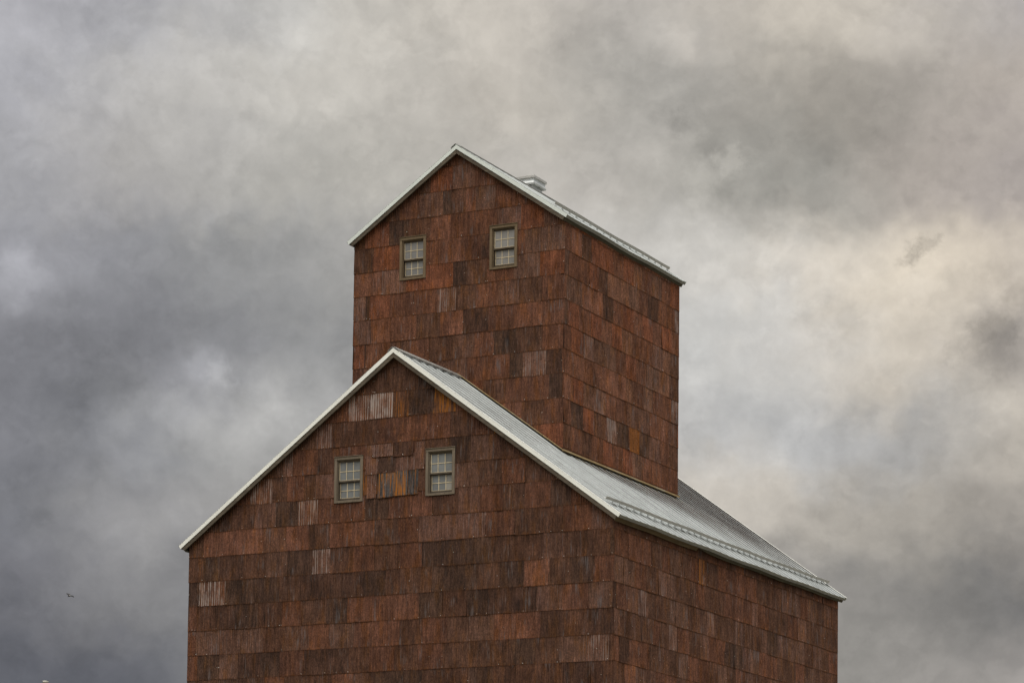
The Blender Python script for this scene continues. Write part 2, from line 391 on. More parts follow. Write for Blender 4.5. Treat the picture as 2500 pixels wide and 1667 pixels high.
SPEC = {('LF', -5): [(-0.71, -0.11, 'P')], ('LF', -4): [(-6.31, -5.65, 'L')], ('LF', -3): [(-11.59, -11.39, 'M'), (-5.78, -5.13, 'L'), (-0.65, -0.06, 'p')],
 ('LF', -2): [(-11.61, -11.30, 'D'), (-11.30, -10.54, 'Q'), (-10.54, -9.72, 'D'), (-9.72, -9.02, 'D')],
 ('LF', -1): [(-11.2, -10.76, 'D'), (-10.76, -10.03, 'D'), (-9.41, -8.79, 'p'), (-8.78, -8.1, 'D'), (-8.07, -7.54, 'P'), (-0.59, -0.1, 'd')],
 ('LF', 0): [(-11.21, -10.66, 'L'), (-10.66, -10.04, 'L'), (-10.04, -9.49, 'L'), (-9.49, -8.83, 'L'), (-8.83, -8.2, 'L'), (-8.2, -7.59, 'd'), (-7.59, -6.93, 'L'), (-6.93, -6.34, 'L'), (-5.13, -4.52, 'P'), (-4.52, -3.93, 'P'), (-3.93, -3.35, 'P')],
 ('LF', 1): [(-9.73, -9.14, 'p'), (-8.51, -7.92, 'Q'), (-7.92, -7.31, 'M')],
 ('LF', 2): [(-9.85, -9.26, 'Q'), (-8.82, -8.36, 'M'), (-8.02, -7.5, 'P')],
 ('LF', 3): [(-10.25, -9.89, 'd'), (-8.95, -8.66, 'P'), (-6.62, -6.30, 'P')], ('LF', 4): [(-8.05, -7.54, 'P')],
 ('LF', 5): [(-7.14, -6.52, 'Q'), (-6.52, -5.9, 'Q'), (-5.43, -4.78, 'D'), (-4.78, -4.17, 'o')],
 ('LF', 6): [(-6.4, -5.8, 'd'), (-5.8, -5.2, 'd')],
 ('LS', -5): [(2.55, 3.06, 'p')], ('LS', -4): [(1.53, 2.11, 'd'), (3.1, 3.62, 'P'), (5.0, 5.5, 'P'), (7.67, 8.22, 'P')],
 ('LS', -3): [(1.3, 1.88, 'P'), (2.33, 2.93, 'd'), (5.39, 5.88, 'P'), (8.9, 9.4, 'p')],
 ('LS', -2): [(2.46, 2.92, 'P'), (8.31, 8.75, 'P'), (11.52, 12.12, 'P'), (13.47, 14.1, 'd')],
 ('LS', -1): [(0.74, 1.41, 'M'), (1.41, 2.06, 'L'), (4.86, 5.36, 'o'), (10.42, 11.06, 'P')],
 ('TF', -7): [(-3.88, -3.25, 'M'), (-3.25, -2.89, 'D')], ('TF', -6): [(-4.37, -4.01, 'D'), (-4.01, -3.38, 'P'), (-3.34, -2.9, 'D')],
 ('TF', -5): [(-8.79, -8.51, 'R'), (-8.51, -8.45, 'D'), (-8.45, -7.77, 'M'), (-4.17, -3.46, 'd'), (-3.46, -2.87, 'M')],
 ('TF', -4): [(-8.77, -8.34, 'P'), (-6.32, -5.69, 'L'), (-5.65, -4.98, 'D')],
 ('TF', -3): [(-8.67, -8.5, 'P'), (-8.5, -8.35, 'D'), (-8.35, -7.8, 'R'), (-6.4, -5.88, 'P')],
 ('TF', -2): [(-8.01, -7.32, 'P'), (-5.99, -5.61, 'D'), (-5.61, -5.0, 'd')], ('TF', -1): [(-8.81, -8.28, 'd'), (-8.28, -7.51, 'R'), (-3.35, -2.84, 'p')],
 ('TF', 1): [(-6.31, -6.03, 'D'), (-6.03, -5.64, 'd'), (-5.64, -5.37, 'L'), (-5.37, -4.81, 'p')], ('TF', 2): [(-6.0, -5.4, 'p')],
 ('TS', -9): [(3.5, 4.1, 'M'), (9.0, 9.5, 'M')],
 ('TS', -8): [(3.52, 4.17, 'D'), (4.22, 4.83, 'R'), (4.83, 5.47, 'd'), (5.58, 6.13, 'P'), (6.2, 6.9, 'D'), (6.94, 7.59, 'O'), (7.59, 8.18, 'D'), (8.18, 8.88, 'P')],
 ('TS', -7): [(4.83, 5.47, 'P'), (8.21, 8.73, 'L'), (9.43, 9.99, 'P')], ('TS', -6): [(9.62, 10.03, 'P')], ('TS', -5): [(3.48, 4.15, 'R'), (4.2, 4.77, 'P'), (4.8, 5.45, 'd')],
 ('TS', -4): [(8.39, 8.99, 'P'), (8.99, 9.47, 'L')], ('TS', -3): [(3.19, 3.45, 'p'), (4.1, 4.69, 'L')], ('TS', -2): [(8.02, 8.67, 'D'), (9.77, 10.04, 'P')]}
ZONE = {  # weights of the random sheets, per wall (and row band)
 'TF': {'M': 5, 'R': 2, 'L': 2, 'd': 3, 'p': 2, 'D': 1, 'P': .5},
 'TS': {'M': 5, 'R': 2, 'L': 3, 'd': 2.5, 'p': 2.5, 'D': .3, 'P': .3},
 'LFt': {'M': 4, 'd': 4, 'D': 2, 'o': 1, 'p': .8, 'L': .3, 'P': .3},
 'LFb': {'d': 5, 'D': 6, 'p': 2, 'M': 3, 'L': .4, 'P': .3},
 'LS': {'d': 5, 'M': 4, 'p': 4, 'D': .8, 'L': 1, 'P': .2}}
def pick(rng, w):
    t = rng.random()*sum(w.values())
    for k, v in w.items():
        t -= v
        if t <= 0: return k
    return k
def sheet(mb, rng, wall, u0, u1, zb, zt, typ, ztop, zbot, holes, out0, ph, lean=.016, lap=.03, tilt=0.0, SEG=6):
    """one corrugated sheet; wall(u, out, z) -> world"""
    tone = rng.choice(TONES[typ]); k = rng.uniform(.9, 1.1); mxf = {'Z': 0, 'O': 0, 'Q': .1, 'P': .2, 'L': .3, 'D': .38}.get(typ, .42); tone = tuple((t*(1-mxf)+b_*mxf)*k*h_*TONE_K for t, b_, h_ in zip(tone, (.072, .036, .027), HUE))
    mk = tuple(min(1, max(0, t*rng.uniform(.7, 1.25))) for t in MARK[typ])
    att = (tone, mk)
    ou, ov = rng.uniform(0, 90), rng.uniform(0, 90)
    dzb = rng.uniform(-.014, .010); tilt = tilt or rng.gauss(0, .006)
    curl = rng.random() < .10; cs = rng.choice((0, 1)); cz = rng.uniform(.008, .022)
    n = max(2, int(round((u1+lap-u0)/PITCH*SEG)))
    us = [u0+(u1+lap-u0)*i/n for i in range(n+1)]
    def off(u, z):
        t = (zt-z)/(zt-zb)
        o = out0 + lean*t + AMP*math.sin(2*math.pi*u/PITCH+ph)
        w_ = (u-u0)/(u1-u0); e2 = max(0, (w_ if cs else 1-w_)-.6)/.4
        if curl: o += cz*e2*e2*max(0, t-.5)*2
        return o
    cache = {}
    def vert(i, z):
        key = (i, round(z, 4))
        if key not in cache:
            cache[key] = len(mb.v); mb.v.append(wall(us[i], off(us[i], z), z + tilt*(us[i]-u0)))
        return cache[key]
    for i in range(n):
        ua, ub = us[i], us[i+1]; um = (ua+ub)/2
        top0, bot0 = zt+.02, zb+dzb
        spans = [(bot0, top0)]
        for (h0, h1, hz0, hz1) in holes:
            if h0 < um < h1:
                ns = []
                for (a_, b_) in spans:
                    if hz0 > a_: ns.append((a_, min(b_, hz0)))
                    if hz1 < b_: ns.append((max(a_, hz1), b_))
                spans = ns
        for (a_, b_) in spans:
            ta, tb = min(b_, ztop(ua)), min(b_, ztop(ub)); ba, bb = max(a_, zbot(ua)), max(a_, zbot(ub))
            if ta-ba < .004 or tb-bb < .004: continue
            mb.f.append((vert(i, ba), vert(i+1, bb), vert(i+1, tb), vert(i, ta)))
            mb.a.append(att)
            q4 = ((ua, ba), (ub, bb), (ub, tb), (ua, ta))
            mb.uv.append(([(x+ou, z+ov) for x, z in q4], [((x-u0)/(u1-u0), (z-zb)/(zt-zb)) for x, z in q4]))
    # nail heads along the lower edge and the side lap
    if SEG == 6:
        for k in range(3):
            if rng.random() > .33: continue
            u = u0+rng.choice((.04, .5, .96))*(u1-u0); z = zb+rng.choice((.035, .035, .30))+rng.uniform(-.01, .01); r = rng.uniform(.007, .012)
            if z > ztop(u)-.05 or z < zbot(u)+.03 or any(h0-.02 < u < h1+.02 and a_-.02 < z < b_+.02 for h0, h1, a_, b_ in holes): continue
            o = out0+lean+AMP+.006
            t_ = rng.choice(((.42, .38, .34), (.30, .24, .20), (.36, .33, .31)))
            q4 = ((u-r, z), (u, z-r), (u+r, z), (u, z+r))
            mb.quad([wall(a_, o, b_) for a_, b_ in q4], (t_, (0, 0, 0)), ([(0, 0)]*4, [(.5, .5)]*4))
def clad(mb, name, wall, ua, ub, zj, h, r0, r1, ztop, zbot, holes, seed, zone, fine=True):
    rng = random.Random(seed)
    for r in range(r0, r1):
        zb = zj + r*h; zt = zb + h
        fixed = SPEC.get((name, r), [])
        iv = []; cur = ua - rng.uniform(0, .45)
        segs = [(s0, s1, t) for s0, s1, t in fixed] + [(ub+.02, None, None)]
        for s0, s1, t in segs:
            gap = s0-cur
            if gap > .04:
                k = max(1, int(round(gap/.62)))
                ws = [rng.uniform(.9, 1.1) for _ in range(k)]; tot = sum(ws)
                for w_ in ws:
                    nx = cur+gap*w_/tot
                    zz = zone(r) if callable(zone) else zone
                    iv.append((cur, nx, pick(rng, ZONE[zz]))); cur = nx
            if s1 is None: break
            iv.append((s0, s1, t)); cur = s1
        ph = rng.uniform(0, 6.28); base = rng.uniform(.002, .007)
        ph = 0.0
        for j, (a_, b_, t) in enumerate(iv):
            a_ = max(a_, ua-.015)
            lp = .03 if b_ < ub-.05 else 0
            b_ = min(b_, ub+.015)
            if b_-a_ < .03: continue
            sheet(mb, rng, wall, a_, b_, zb, zt, t, ztop, zbot, holes, base*.6+rng.uniform(0, .003)+(.002 if j % 2 else 0), ph, lap=lp,
                  lean=rng.uniform(.005, .012), SEG=6 if fine else 3)
TONE_K = 1.34; HUE = (1.0, .95, .82)
big = lambda u: 99.0
low = lambda u: -9.0
hl = lambda k: (WIN[k][0]+.012, WIN[k][1]-.012, WIN[k][2]+.012, WIN[k][3]-.012)
mb = MB()
lt = lambda x: lower_z(x, -.115); tt = lambda x: tower_z(x, -.115)
clad(mb, 'LF', lambda u, o, z: (u, -o, z), -W, 0, Z0, H, -21, 8, lt, lambda u: 0.0, [hl('LL'), hl('LR')], 11, lambda r: 'LFt' if r >= 0 else 'LFb')
clad(mb, 'LS', lambda u, o, z: (o, u, z), 0, DP, Z0, H, -21, 1, lambda u: lower_z(0, -.12), lambda u: 0.0, [], 12, 'LS')
clad(mb, 'XB', lambda u, o, z: (u, DP+o, z), -W, 0, Z0, H, -21, 8, lt, lambda u: 0.0, [], 13, 'LS', False)
clad(mb, 'XL', lambda u, o, z: (-W-o, u, z), 0, DP, Z0, H, -21, 1, lambda u: lower_z(0, -.12), lambda u: 0.0, [], 14, 'LS', False)
# odd patch sheets nailed between the two lower windows
rng = random.Random(5)
for (a_, b_, zb, zt, t, o0, tl) in [(-6.42, -5.85, 14.775, 15.06, 'P', .022, .012), (-5.85, -5.29, 14.755, 15.07, 'D', .024, .01), (-6.265, -5.78, 14.38, 14.79, 'D', .016, .0),
        (-5.78, -5.25, 14.395, 14.79, 'P', .014, .0), (-5.25, -5.0, 14.40, 15.05, 'P', .012, 0), (-6.60, -6.265, 14.36, 14.80, 'P', .016, 0),
        (-6.264, -5.85, 13.79, 14.40, 'Z', .026, .01), (-5.853, -5.43, 13.80, 14.415, 'Z', .028, .012), (-5.416, -5.154, 13.81, 14.40, 'Z', .022, 0), (-6.563, -6.294, 13.80, 14.37, 'P', .018, .0)]:
    sheet(mb, rng, lambda u, o, z: (u, -o, z), a_, b_, zb, zt, t, lt, low, [], o0, 0.0, lap=.0, tilt=tl)
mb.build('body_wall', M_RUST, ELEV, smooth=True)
mb = MB()
RT = lambda x: lower_z(x, .03); TONE_K = 1.44; HUE = (1.0, .94, .79)
clad(mb, 'TF', lambda u, o, z: (u, TY0-o, z), TX0, TX1, ZT, HT, -12, 5, tt, RT, [hl('TL'), hl('TR')], 21, 'TF')
clad(mb, 'TS', lambda u, o, z: (TX1+o, u, z), TY0, TY1, ZT, HT, -11, 1, lambda u: tower_z(TX1, -.12), lambda u: 15.255, [], 22, 'TS')
clad(mb, 'XC', lambda u, o, z: (u, TY1+o, z), TX0, TX1, ZT, HT, -12, 5, tt, RT, [], 23, 'TF', False)
clad(mb, 'XD', lambda u, o, z: (TX0-o, u, z), TY0, TY1, ZT, HT, -11, 1, lambda u: tower_z(TX1, -.12), lambda u: 15.255, [], 24, 'TS', False)
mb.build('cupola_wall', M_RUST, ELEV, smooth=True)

# dark sheathing behind the sheets
def sheathing(name, x0, x1, y0, y1, ztop, zb, holes, zside):
    mb = MB(); e = .012
    xs = sorted(set([x0+e, x1-e, (x0+x1)/2] + [v for h in holes for v in (h[0], h[1])]))
    for a_, b_ in zip(xs, xs[1:]):
        xm = (a_+b_)/2; sp = [None]
        hs = [h for h in holes if h[0] < xm < h[1]]
        if hs:
            h = hs[0]
            mb.quad([(a_, y0+e, zb), (b_, y0+e, zb), (b_, y0+e, h[2]), (a_, y0+e, h[2])])
            mb.quad([(a_, y0+e, h[3]), (b_, y0+e, h[3]), (b_, y0+e, ztop(b_)), (a_, y0+e, ztop(a_))])
        else:
            mb.quad([(a_, y0+e, zb), (b_, y0+e, zb), (b_, y0+e, ztop(b_)), (a_, y0+e, ztop(a_))])
        mb.quad([(a_, y1-e, zb), (b_, y1-e, zb), (b_, y1-e, ztop(b_)), (a_, y1-e, ztop(a_))])
    for x in (x0+e, x1-e):
        mb.quad([(x, y0+e, zb), (x, y1-e, zb), (x, y1-e, zside), (x, y0+e, zside)])
    mb.build(name, M_DARK, ELEV)
sheathing('body_sheathing', -W, 0, 0, DP, lt, 0, [hl('LL'), hl('LR')], lower_z(0, -.12))
sheathing('cupola_sheathing', TX0, TX1, TY0, TY1, tt, 15.0, [hl('TL'), hl('TR')], tower_z(TX0, -.12))

# ------------------------------------------------------------------ roofs
def roof(tag_, xm, zr, slope, half, y0, y1, parent_name, seam0, board_joints, bar_s, bar_y, trim_mat, hole=None):
    th = math.atan(slope); c, s = math.cos(th), math.sin(th); L = half/c
    root = empty(parent_name, (xm, y0, zr), ELEV)
    # wavy eave, as old rafters sag
    def wave(y, t): return -(.022*math.sin(math.pi*(y-y0)/(y1-y0)) + .010*math.sin((y-y0)*1.9+1))*max(0, t)**2
    def F(side):
        def P(a, y, n): # a along slope, n up from roof
            t = a/L
            return (xm + side*(a*c + n*s), y, zr - a*s + n*c + wave(y, t))
        return P
    # panels: standing seams every .40 m with a low rib between
    mb = MB()
    prof = []   # (dy, n)
    P_ = .40
    y = y0 - seam0
    pts = []
    while y < y1+P_:
        pts += [(y-.009, -.016), (y-.006, .004), (y+.006, .004), (y+.009, -.016),
                (y+.19, -.016), (y+.20, -.012), (y+.21, -.016)]
        y += P_
    pts = [(min(max(a_, y0+.002), y1-.002), n) for a_, n in pts if y0-.1 < a_ < y1+.1]
    steps = 8
    for side in (1, -1):
        P = F(side)
        for (ya, na), (yb, nb) in zip(pts, pts[1:]):
            if yb-ya < .0008: continue
            for k in range(steps):
                a0, a1 = .03+(L-.015)*k/steps, .03+(L-.015)*(k+1)/steps
                mb.quad([P(a0, ya, na), P(a1, ya, na), P(a1, yb, nb), P(a0, yb, nb)])
                if k == steps-1:
                    mb.quad([P(a1, ya, na), P(a1, ya, na-.006), P(a1, yb, nb-.006), P(a1, yb, nb)])
    mb.build('roof_panel', M_ROOF, root)
    # deck
    mb = MB()
    for side in (1, -1):
        P = F(side)
        for k in range(12):
            ya, yb = y0+.05+(y1-y0-.1)*k/12, y0+.05+(y1-y0-.1)*(k+1)/12
            mb.hexa([P(.0, ya, -.11), P(L-.09, ya, -.11), P(L-.09, yb, -.11), P(.0, yb, -.11), P(.0, ya, -.025), P(L-.09, ya, -.025), P(L-.09, yb, -.025), P(.0, yb, -.025)])
    mb.build('roof_deck', M_DECK, root)
    # gable trim (metal) and rake board (wood), front and back
    for (ya, yb, sg) in ((y0, y0+.012, 1), (y1-.012, y1, -1)):
        for side in (1, -1):
            P = F(side); k0 = 0.0
            js = [0] + [L*j for j in (.34, .68)] + [L]
            mb = MB()
            for j0, j1 in zip(js, js[1:]):
                d_ = random.uniform(-.0015, .0015)
                a0 = (lambda n: max(0, -n*0)) 
                # mitred at the ridge
                b0 = j0+.0015; b1 = j1-.0015
                def mi(a_, n): return a_ if a_ > .01 else -n*s/c*1.0
                c8 = []
                for n in (-.092, .0):
                    c8 += [P(mi(b0 if j0 else 0, n), ya+d_, n), P(b1, ya+d_, n), P(b1, yb+d_, n), P(mi(b0 if j0 else 0, n), yb+d_, n)]
                mb.hexa(c8)
                # top flange returning over the panels
                c8 = []
                for n in (-.004, .003):
                    yi = ya+sg*.0 if sg > 0 else ya-.05
                    yo = yb+.05 if sg > 0 else yb
                    c8 += [P(b0, yi+d_, n), P(b1, yi+d_, n), P(b1, yo+d_, n), P(b0, yo+d_, n)]
                mb.hexa(c8)
            mb.build('gable_trim', trim_mat, root)
            mb = MB()
            js = [0]+board_joints.get(side, [.45])+[1]
            for j0, j1 in zip(js, js[1:]):
                b0 = j0*L+.002; b1 = j1*(L-.045)-.002 if j1 == 1 else j1*L-.002
                e_ = random.uniform(-.004, .004); c8 = []
                if sg > 0: A_, B_ = ya+.014+e_, ya+.052
                else: A_, B_ = yb-.052, yb-.014+e_
                for n in (-.186+random.uniform(-.003, .003), -.088):
                    i0 = b0 if j0 else -n*s/c
                    c8 += [P(i0, A_, n), P(b1, A_, n), P(b1, B_, n), P(i0, B_, n)]
                mb.hexa(c8)
            mb.build('rake_board', M_RAKE, root, bevel=.003)
    # eaves
    for side in (1, -1):
        P = F(side)
        segs = 14
        mb = MB(); mh = MB()
        for k in range(segs):
            ya, yb = y0+.02+(y1-y0-.04)*k/segs, y0+.02+(y1-y0-.04)*(k+1)/segs
            mb.hexa([P(L-.022, ya, -.082), P(L-.014, ya, -.082), P(L-.014, yb, -.082), P(L-.022, yb, -.082), P(L-.022, ya, -.024), P(L-.014, ya, -.024), P(L-.014, yb, -.024), P(L-.022, yb, -.024)])
            mb.hexa([P(L-.024, ya, -.090), P(L+.004, ya, -.094), P(L+.004, yb, -.094), P(L-.024, yb, -.090), P(L-.024, ya, -.082), P(L+.004, ya, -.085), P(L+.004, yb, -.085), P(L-.024, yb, -.082)])
        mb.build('drip_edge', M_CAP, root)
        cuts = [(y0+.053, .30), (None, None)]
        ys = [y0+.053] + ([4.62, 8.9] if tag_ == 'body' else [y0+2.4, y0+4.9]) + [y1-.053]
        for q_, (ya, yb) in enumerate(zip(ys, ys[1:])):
            mb = MB()
            n0 = -.186 - (.030 if (tag_ == 'body' and q_ == 0) else 0.0)
            sub = 5
            for k in range(sub):
                A_, B_ = ya+.003+(yb-ya-.006)*k/sub, ya+.003+(yb-ya-.006)*(k+1)/sub
                na = nb = n0
                if tag_ == 'body' and q_ == 1 and k == 0: na = -.135
                mb.hexa([P(L-.078, A_, na), P(L-.045, A_, na), P(L-.045, B_, nb), P(L-.078, B_, nb), P(L-.078, A_, -.088), P(L-.045, A_, -.088), P(L-.045, B_, -.088), P(L-.078, B_, -.088)])
            mb.build('fascia_board', M_FASC_B if (tag_ == 'body' and q_ == 0 and side == 1) else M_FASC, root, bevel=.003)
    # ridge cap with hemmed edges
    mb = MB()
    for side in (1, -1):
        P = F(side)
        n1 = 8
        for k in range(n1):
            ya, yb = y0-.012+(y1-y0+.024)*k/n1, y0-.012+(y1-y0+.024)*(k+1)/n1-.002
            e_ = .0015*(k % 2)
            mb.hexa([P(-.0, ya, .028+e_), P(.155, ya, .030+e_), P(.155, yb, .030+e_), P(-.0, yb, .028+e_), P(-.0, ya, .034+e_), P(.155, ya, .034+e_), P(.155, yb, .034+e_), P(-.0, yb, .034+e_)])
            mb.hexa([P(.150, ya, .006+e_), P(.168, ya, .004+e_), P(.168, yb, .004+e_), P(.150, yb, .006+e_), P(.146, ya, .030+e_), P(.155, ya, .034+e_), P(.155, yb, .034+e_), P(.146, yb, .030+e_)])
    mb.build('ridge_cap', M_CAP, root)
    # snow guard: an angle bar clamped to the seams
    for side in (1, -1):
        P = F(side); a0 = L-bar_s
        sg_ = empty('snow_guard', P(a0, y0, 0), root); sg_.location = Vector(P(a0, y0, 0)) - root.location
        wl = Vector(P(a0, y0, 0))
        def loc(o):
            for vv in o.data.vertices: vv.co = vv.co - wl
        mb = MB()
        segs = 12
        for k in range(segs):
            ya, yb = bar_y[0]+(bar_y[1]-bar_y[0])*k/segs, bar_y[0]+(bar_y[1]-bar_y[0])*(k+1)/segs
            mb.hexa([P(a0-.003, ya, .040), P(a0+.003, ya, .040), P(a0+.003, yb, .040), P(a0-.003, yb, .040), P(a0-.003, ya, .108), P(a0+.003, ya, .108), P(a0+.003, yb, .108), P(a0-.003, yb, .108)])
            mb.hexa([P(a0-.060, ya, .036), P(a0-.003, ya, .036), P(a0-.003, yb, .036), P(a0-.060, yb, .036), P(a0-.060, ya, .042), P(a0-.003, ya, .042), P(a0-.003, yb, .042), P(a0-.060, yb, .042)])
        o = mb.build('bar', M_BAR, None); loc(o); o.parent = sg_
        y = y0-seam0
        while y < bar_y[1]-.02:
            if y > bar_y[0]+.02:
                mb = MB()
                mb.hexa([P(a0+.004, y-.020, -.006), P(a0+.040, y-.020, -.006), P(a0+.040, y+.020, -.006), P(a0+.004, y+.020, -.006), P(a0+.004, y-.018, .038), P(a0+.036, y-.018, .038), P(a0+.036, y+.018, .038), P(a0+.004, y+.018, .038)])
                p0 = P(a0+.040, y-.010, .018); p1 = P(a0+.055, y-.010, .018); mb.tube(p0, p1, .009, .009, 6)
                p0 = P(a0+.040, y+.010, .018); p1 = P(a0+.055, y+.010, .018); mb.tube(p0, p1, .009, .009, 6)
                o = mb.build('clamp', M_VENT, None); loc(o); o.parent = sg_
            y += P_
    return root
roof('body', XM, ZR, S, W/2+SO, -OH, DP+OH, 'body_roof', .10, {1: [.18, .515, .745], -1: [.3, .62, .88]}, .69, (.16, DP+OH-.03), M_TRIM)
roof('cupola', TM, TZR, TS, TM-TX0+TSO, TY0-OH, TY1+OH, 'cupola_roof', .10, {1: [.175, .52], -1: [.4, .75]}, .62, (TY0+.10, TY1+OH-.05), M_TRIM2)

# flashing strips where the cupola meets the roof
mb = MB()
mb.box((TX1+.004, TY0-.02, 15.222), (TX1+.040, TY1+.08, 15.262))
mb.box((TX0-.040, TY0-.02, 15.222), (TX0-.004, TY1+.08, 15.262))
th = math.atan(S)
for side, xe in ((1, TX1), (-1, TX0)):
    for k in range(10):
        xa = XM+side*(.02+(abs(xe-XM)-.02)*k/10); xb = XM+side*(.02+(abs(xe-XM)-.02)*(k+1)/10)
        if side < 0: xa, xb = xb, xa
        mb.hexa([(xa, TY0-.034, lower_z(xa, .026)), (xb, TY0-.034, lower_z(xb, .026)), (xb, TY0-.006, lower_z(xb, .026)), (xa, TY0-.006, lower_z(xa, .026)),
                 (xa, TY0-.034, lower_z(xa, .048)), (xb, TY0-.034, lower_z(xb, .048)), (xb, TY0-.006, lower_z(xb, .048)), (xa, TY0-.006, lower_z(xa, .048))])
mb.build('cupola_flashing', M_TAN, ELEV)

# ------------------------------------------------------------------ roof vent on the cupola ridge
RV = empty('roof_vent', (-5.98, 7.275, 23.0), ELEV)
mb = MB(); mb.box((-6.23, 7.0, 22.80), (-5.73, 7.56, 23.20)); mb.build('vent_curb', M_VENT, RV, bevel=.004)
mb = MB()
cx0, cx1, cy0, cy1 = -6.31, -5.65, 6.92, 7.66
zs = [(23.175, .012), (23.215, 0), (23.225, .012), (23.275, .026), (23.325, .026), (23.345, .018)]
def ring(z, i): return [(cx0+i, cy0+i, z), (cx1-i, cy0+i, z), (cx1-i, cy1-i, z), (cx0+i, cy1-i, z)]
mb.quad(list(reversed(ring(zs[0][0], zs[0][1]))))
for (za, ia), (zb, ib) in zip(zs, zs[1:]):
    A_, B_ = ring(za, ia), ring(zb, ib)
    for k in range(4): mb.quad([A_[k], A_[(k+1) % 4], B_[(k+1) % 4], B_[k]])
mb.build('vent_hood', M_VENT, RV)
mb = MB()
mb.box((cx0-.008, cy0-.008, 23.345), (cx1+.008, cy1+.008, 23.412))
for k in range(4):
    y = cy0+.06+k*.2; x = cx0+.06+k*.18
    mb.tube((cx1+.008, y, 23.38), (cx1+.014, y, 23.38), .010, .010, 6)
    mb.tube((x, cy0-.008, 23.38), (x, cy0-.014, 23.38), .010, .010, 6)
mb.build('vent_lid', metal_mat('vent_lid_metal', (.50, .49, .47), .5, .5, .06, .15), RV, bevel=.003)

# ------------------------------------------------------------------ windows
def window(key, y, casing, label, glass, odd=()):
    x0, x1, z0, z1 = WIN[key]
    root = empty('window', ((x0+x1)/2, y, z0), ELEV); root['label'] = label
    c = .068
    mb = MB()   # casing, jambs and sill
    yf = y-.036
    mb.box((x0, yf, z0), (x0+c, y+.012, z1-c)); mb.box((x1-c, yf, z0), (x1, y+.012, z1-c))
    mb.box((x0-.004, yf-.003, z1-c), (x1+.004, y+.012, z1))
    mb.box((x0-.012, yf-.022, z1+.001), (x1+.012, y+.0, z1+.014))
    mb.box((x0+c, yf-.010, z0-.004), (x1-c, y+.012, z0+.048))
    # jamb liners with a stop bead
    mb.box((x0+c-.012, y+.012, z0), (x0+c+.004, y+.15, z1-c)); mb.box((x1-c-.004, y+.012, z0), (x1-c+.012, y+.15, z1-c))
    mb.box((x0+c+.004, y-.006, z0+.048), (x0+c+.022, y+.012, z1-c-.018)); mb.box((x1-c-.022, y-.006, z0+.048), (x1-c-.004, y+.012, z1-c-.018))
    mb.box((x0+c, y-.006, z1-c-.018), (x1-c, y+.15, z1-c+.002)); mb.box((x0+c, y+.012, z0), (x1-c, y+.15, z0+.044))
    mb.build('frame', casing, root, bevel=.003)
    ox0, ox1 = x0+c+.004, x1-c-.004
    zt, zb = z1-c-.018, z0+.048
    zm = zb+(zt-zb)*.475
    st = .036
    for nm, (a_, b_), yy, tr, br in (('upper', (zm, zt), y+.030, .040, .036), ('lower', (zb, zm+.02), y+.078, .040, .075)):
        mb = MB()
        ya, yb = yy, yy+.034
        mb.box((ox0, ya, a_), (ox0+st, yb, b_)); mb.box((ox1-st, ya, a_), (ox1, yb, b_))
        mb.box((ox0+st, ya+.001, b_-tr), (ox1-st, yb, b_)); mb.box((ox0+st, ya+.001, a_), (ox1-st, yb, a_+br))
        mb.build('sash', M_SASH if casing is M_CASE_B else M_SASH2, root)
        gx0, gx1, gz0, gz1 = ox0+st, ox1-st, a_+br, b_-tr
        mb = MB(); t = .0065
        for i in (1, 2):
            x = gx0+(gx1-gx0)*i/3; mb.box((x-t, yy+.006, gz0), (x+t, yy+.024, gz1))
        zc = (gz0+gz1)/2; mb.box((gx0, yy+.008, zc-t), (gx1, yy+.0235, zc+t))
        mb.box((gx0, yy+.004, gz0), (gx0+.009, yy+.024, gz1)); mb.box((gx0+.009, yy+.0045, gz0), (gx1, yy+.024, gz0+.009))
        mb.build('muntin', M_MUNT, root)
        mb = MB()
        for i in range(3):
            for j in range(2):
                xa, xb = gx0+(gx1-gx0)*i/3, gx0+(gx1-gx0)*(i+1)/3; za, zb_ = gz0+(gz1-gz0)*j/2, gz0+(gz1-gz0)*(j+1)/2
                k = random.uniform(.93, 1.08)
                col = tuple(v*k for v in glass)
                for (nn, ii, jj, m_) in odd:
                    if nn == nm and ii == i and jj == j: col = m_
                mb.quad([(xa, yy+.018, za), (xb, yy+.018, za), (xb, yy+.018, zb_), (xa, yy+.018, zb_)], (col, (0, 0, 0)))
        mb.build('pane', M_GLASS, root)
    mb = MB(); mb.box((x0+c-.01, y+.15, z0-.01), (x1-c+.01, y+.16, z1)); mb.build('window_back', M_DARK, root)
M_SASH2 = wood_mat('window_sash_grey', (.105, .085, .065), 2, .25)
window('TL', TY0, M_CASE_B, 'left cupola window with a brown frame', (0.215, 0.208, 0.202))
window('TR', TY0, M_CASE_B, 'right cupola window with a brown frame', (0.260, 0.247, 0.234))
window('LL', 0, M_CASE_G, 'left gable window with a grey weathered frame', (0.195, 0.202, 0.202))
window('LR', 0, M_CASE_G, 'right gable window with a grey frame and one paler pane', (0.202, 0.208, 0.208),
       odd=(('lower', 2, 0, (.34, .32, .285)), ('lower', 2, 1, (.24, .23, .21)), ('upper', 2, 1, (.17, .17, .165))))

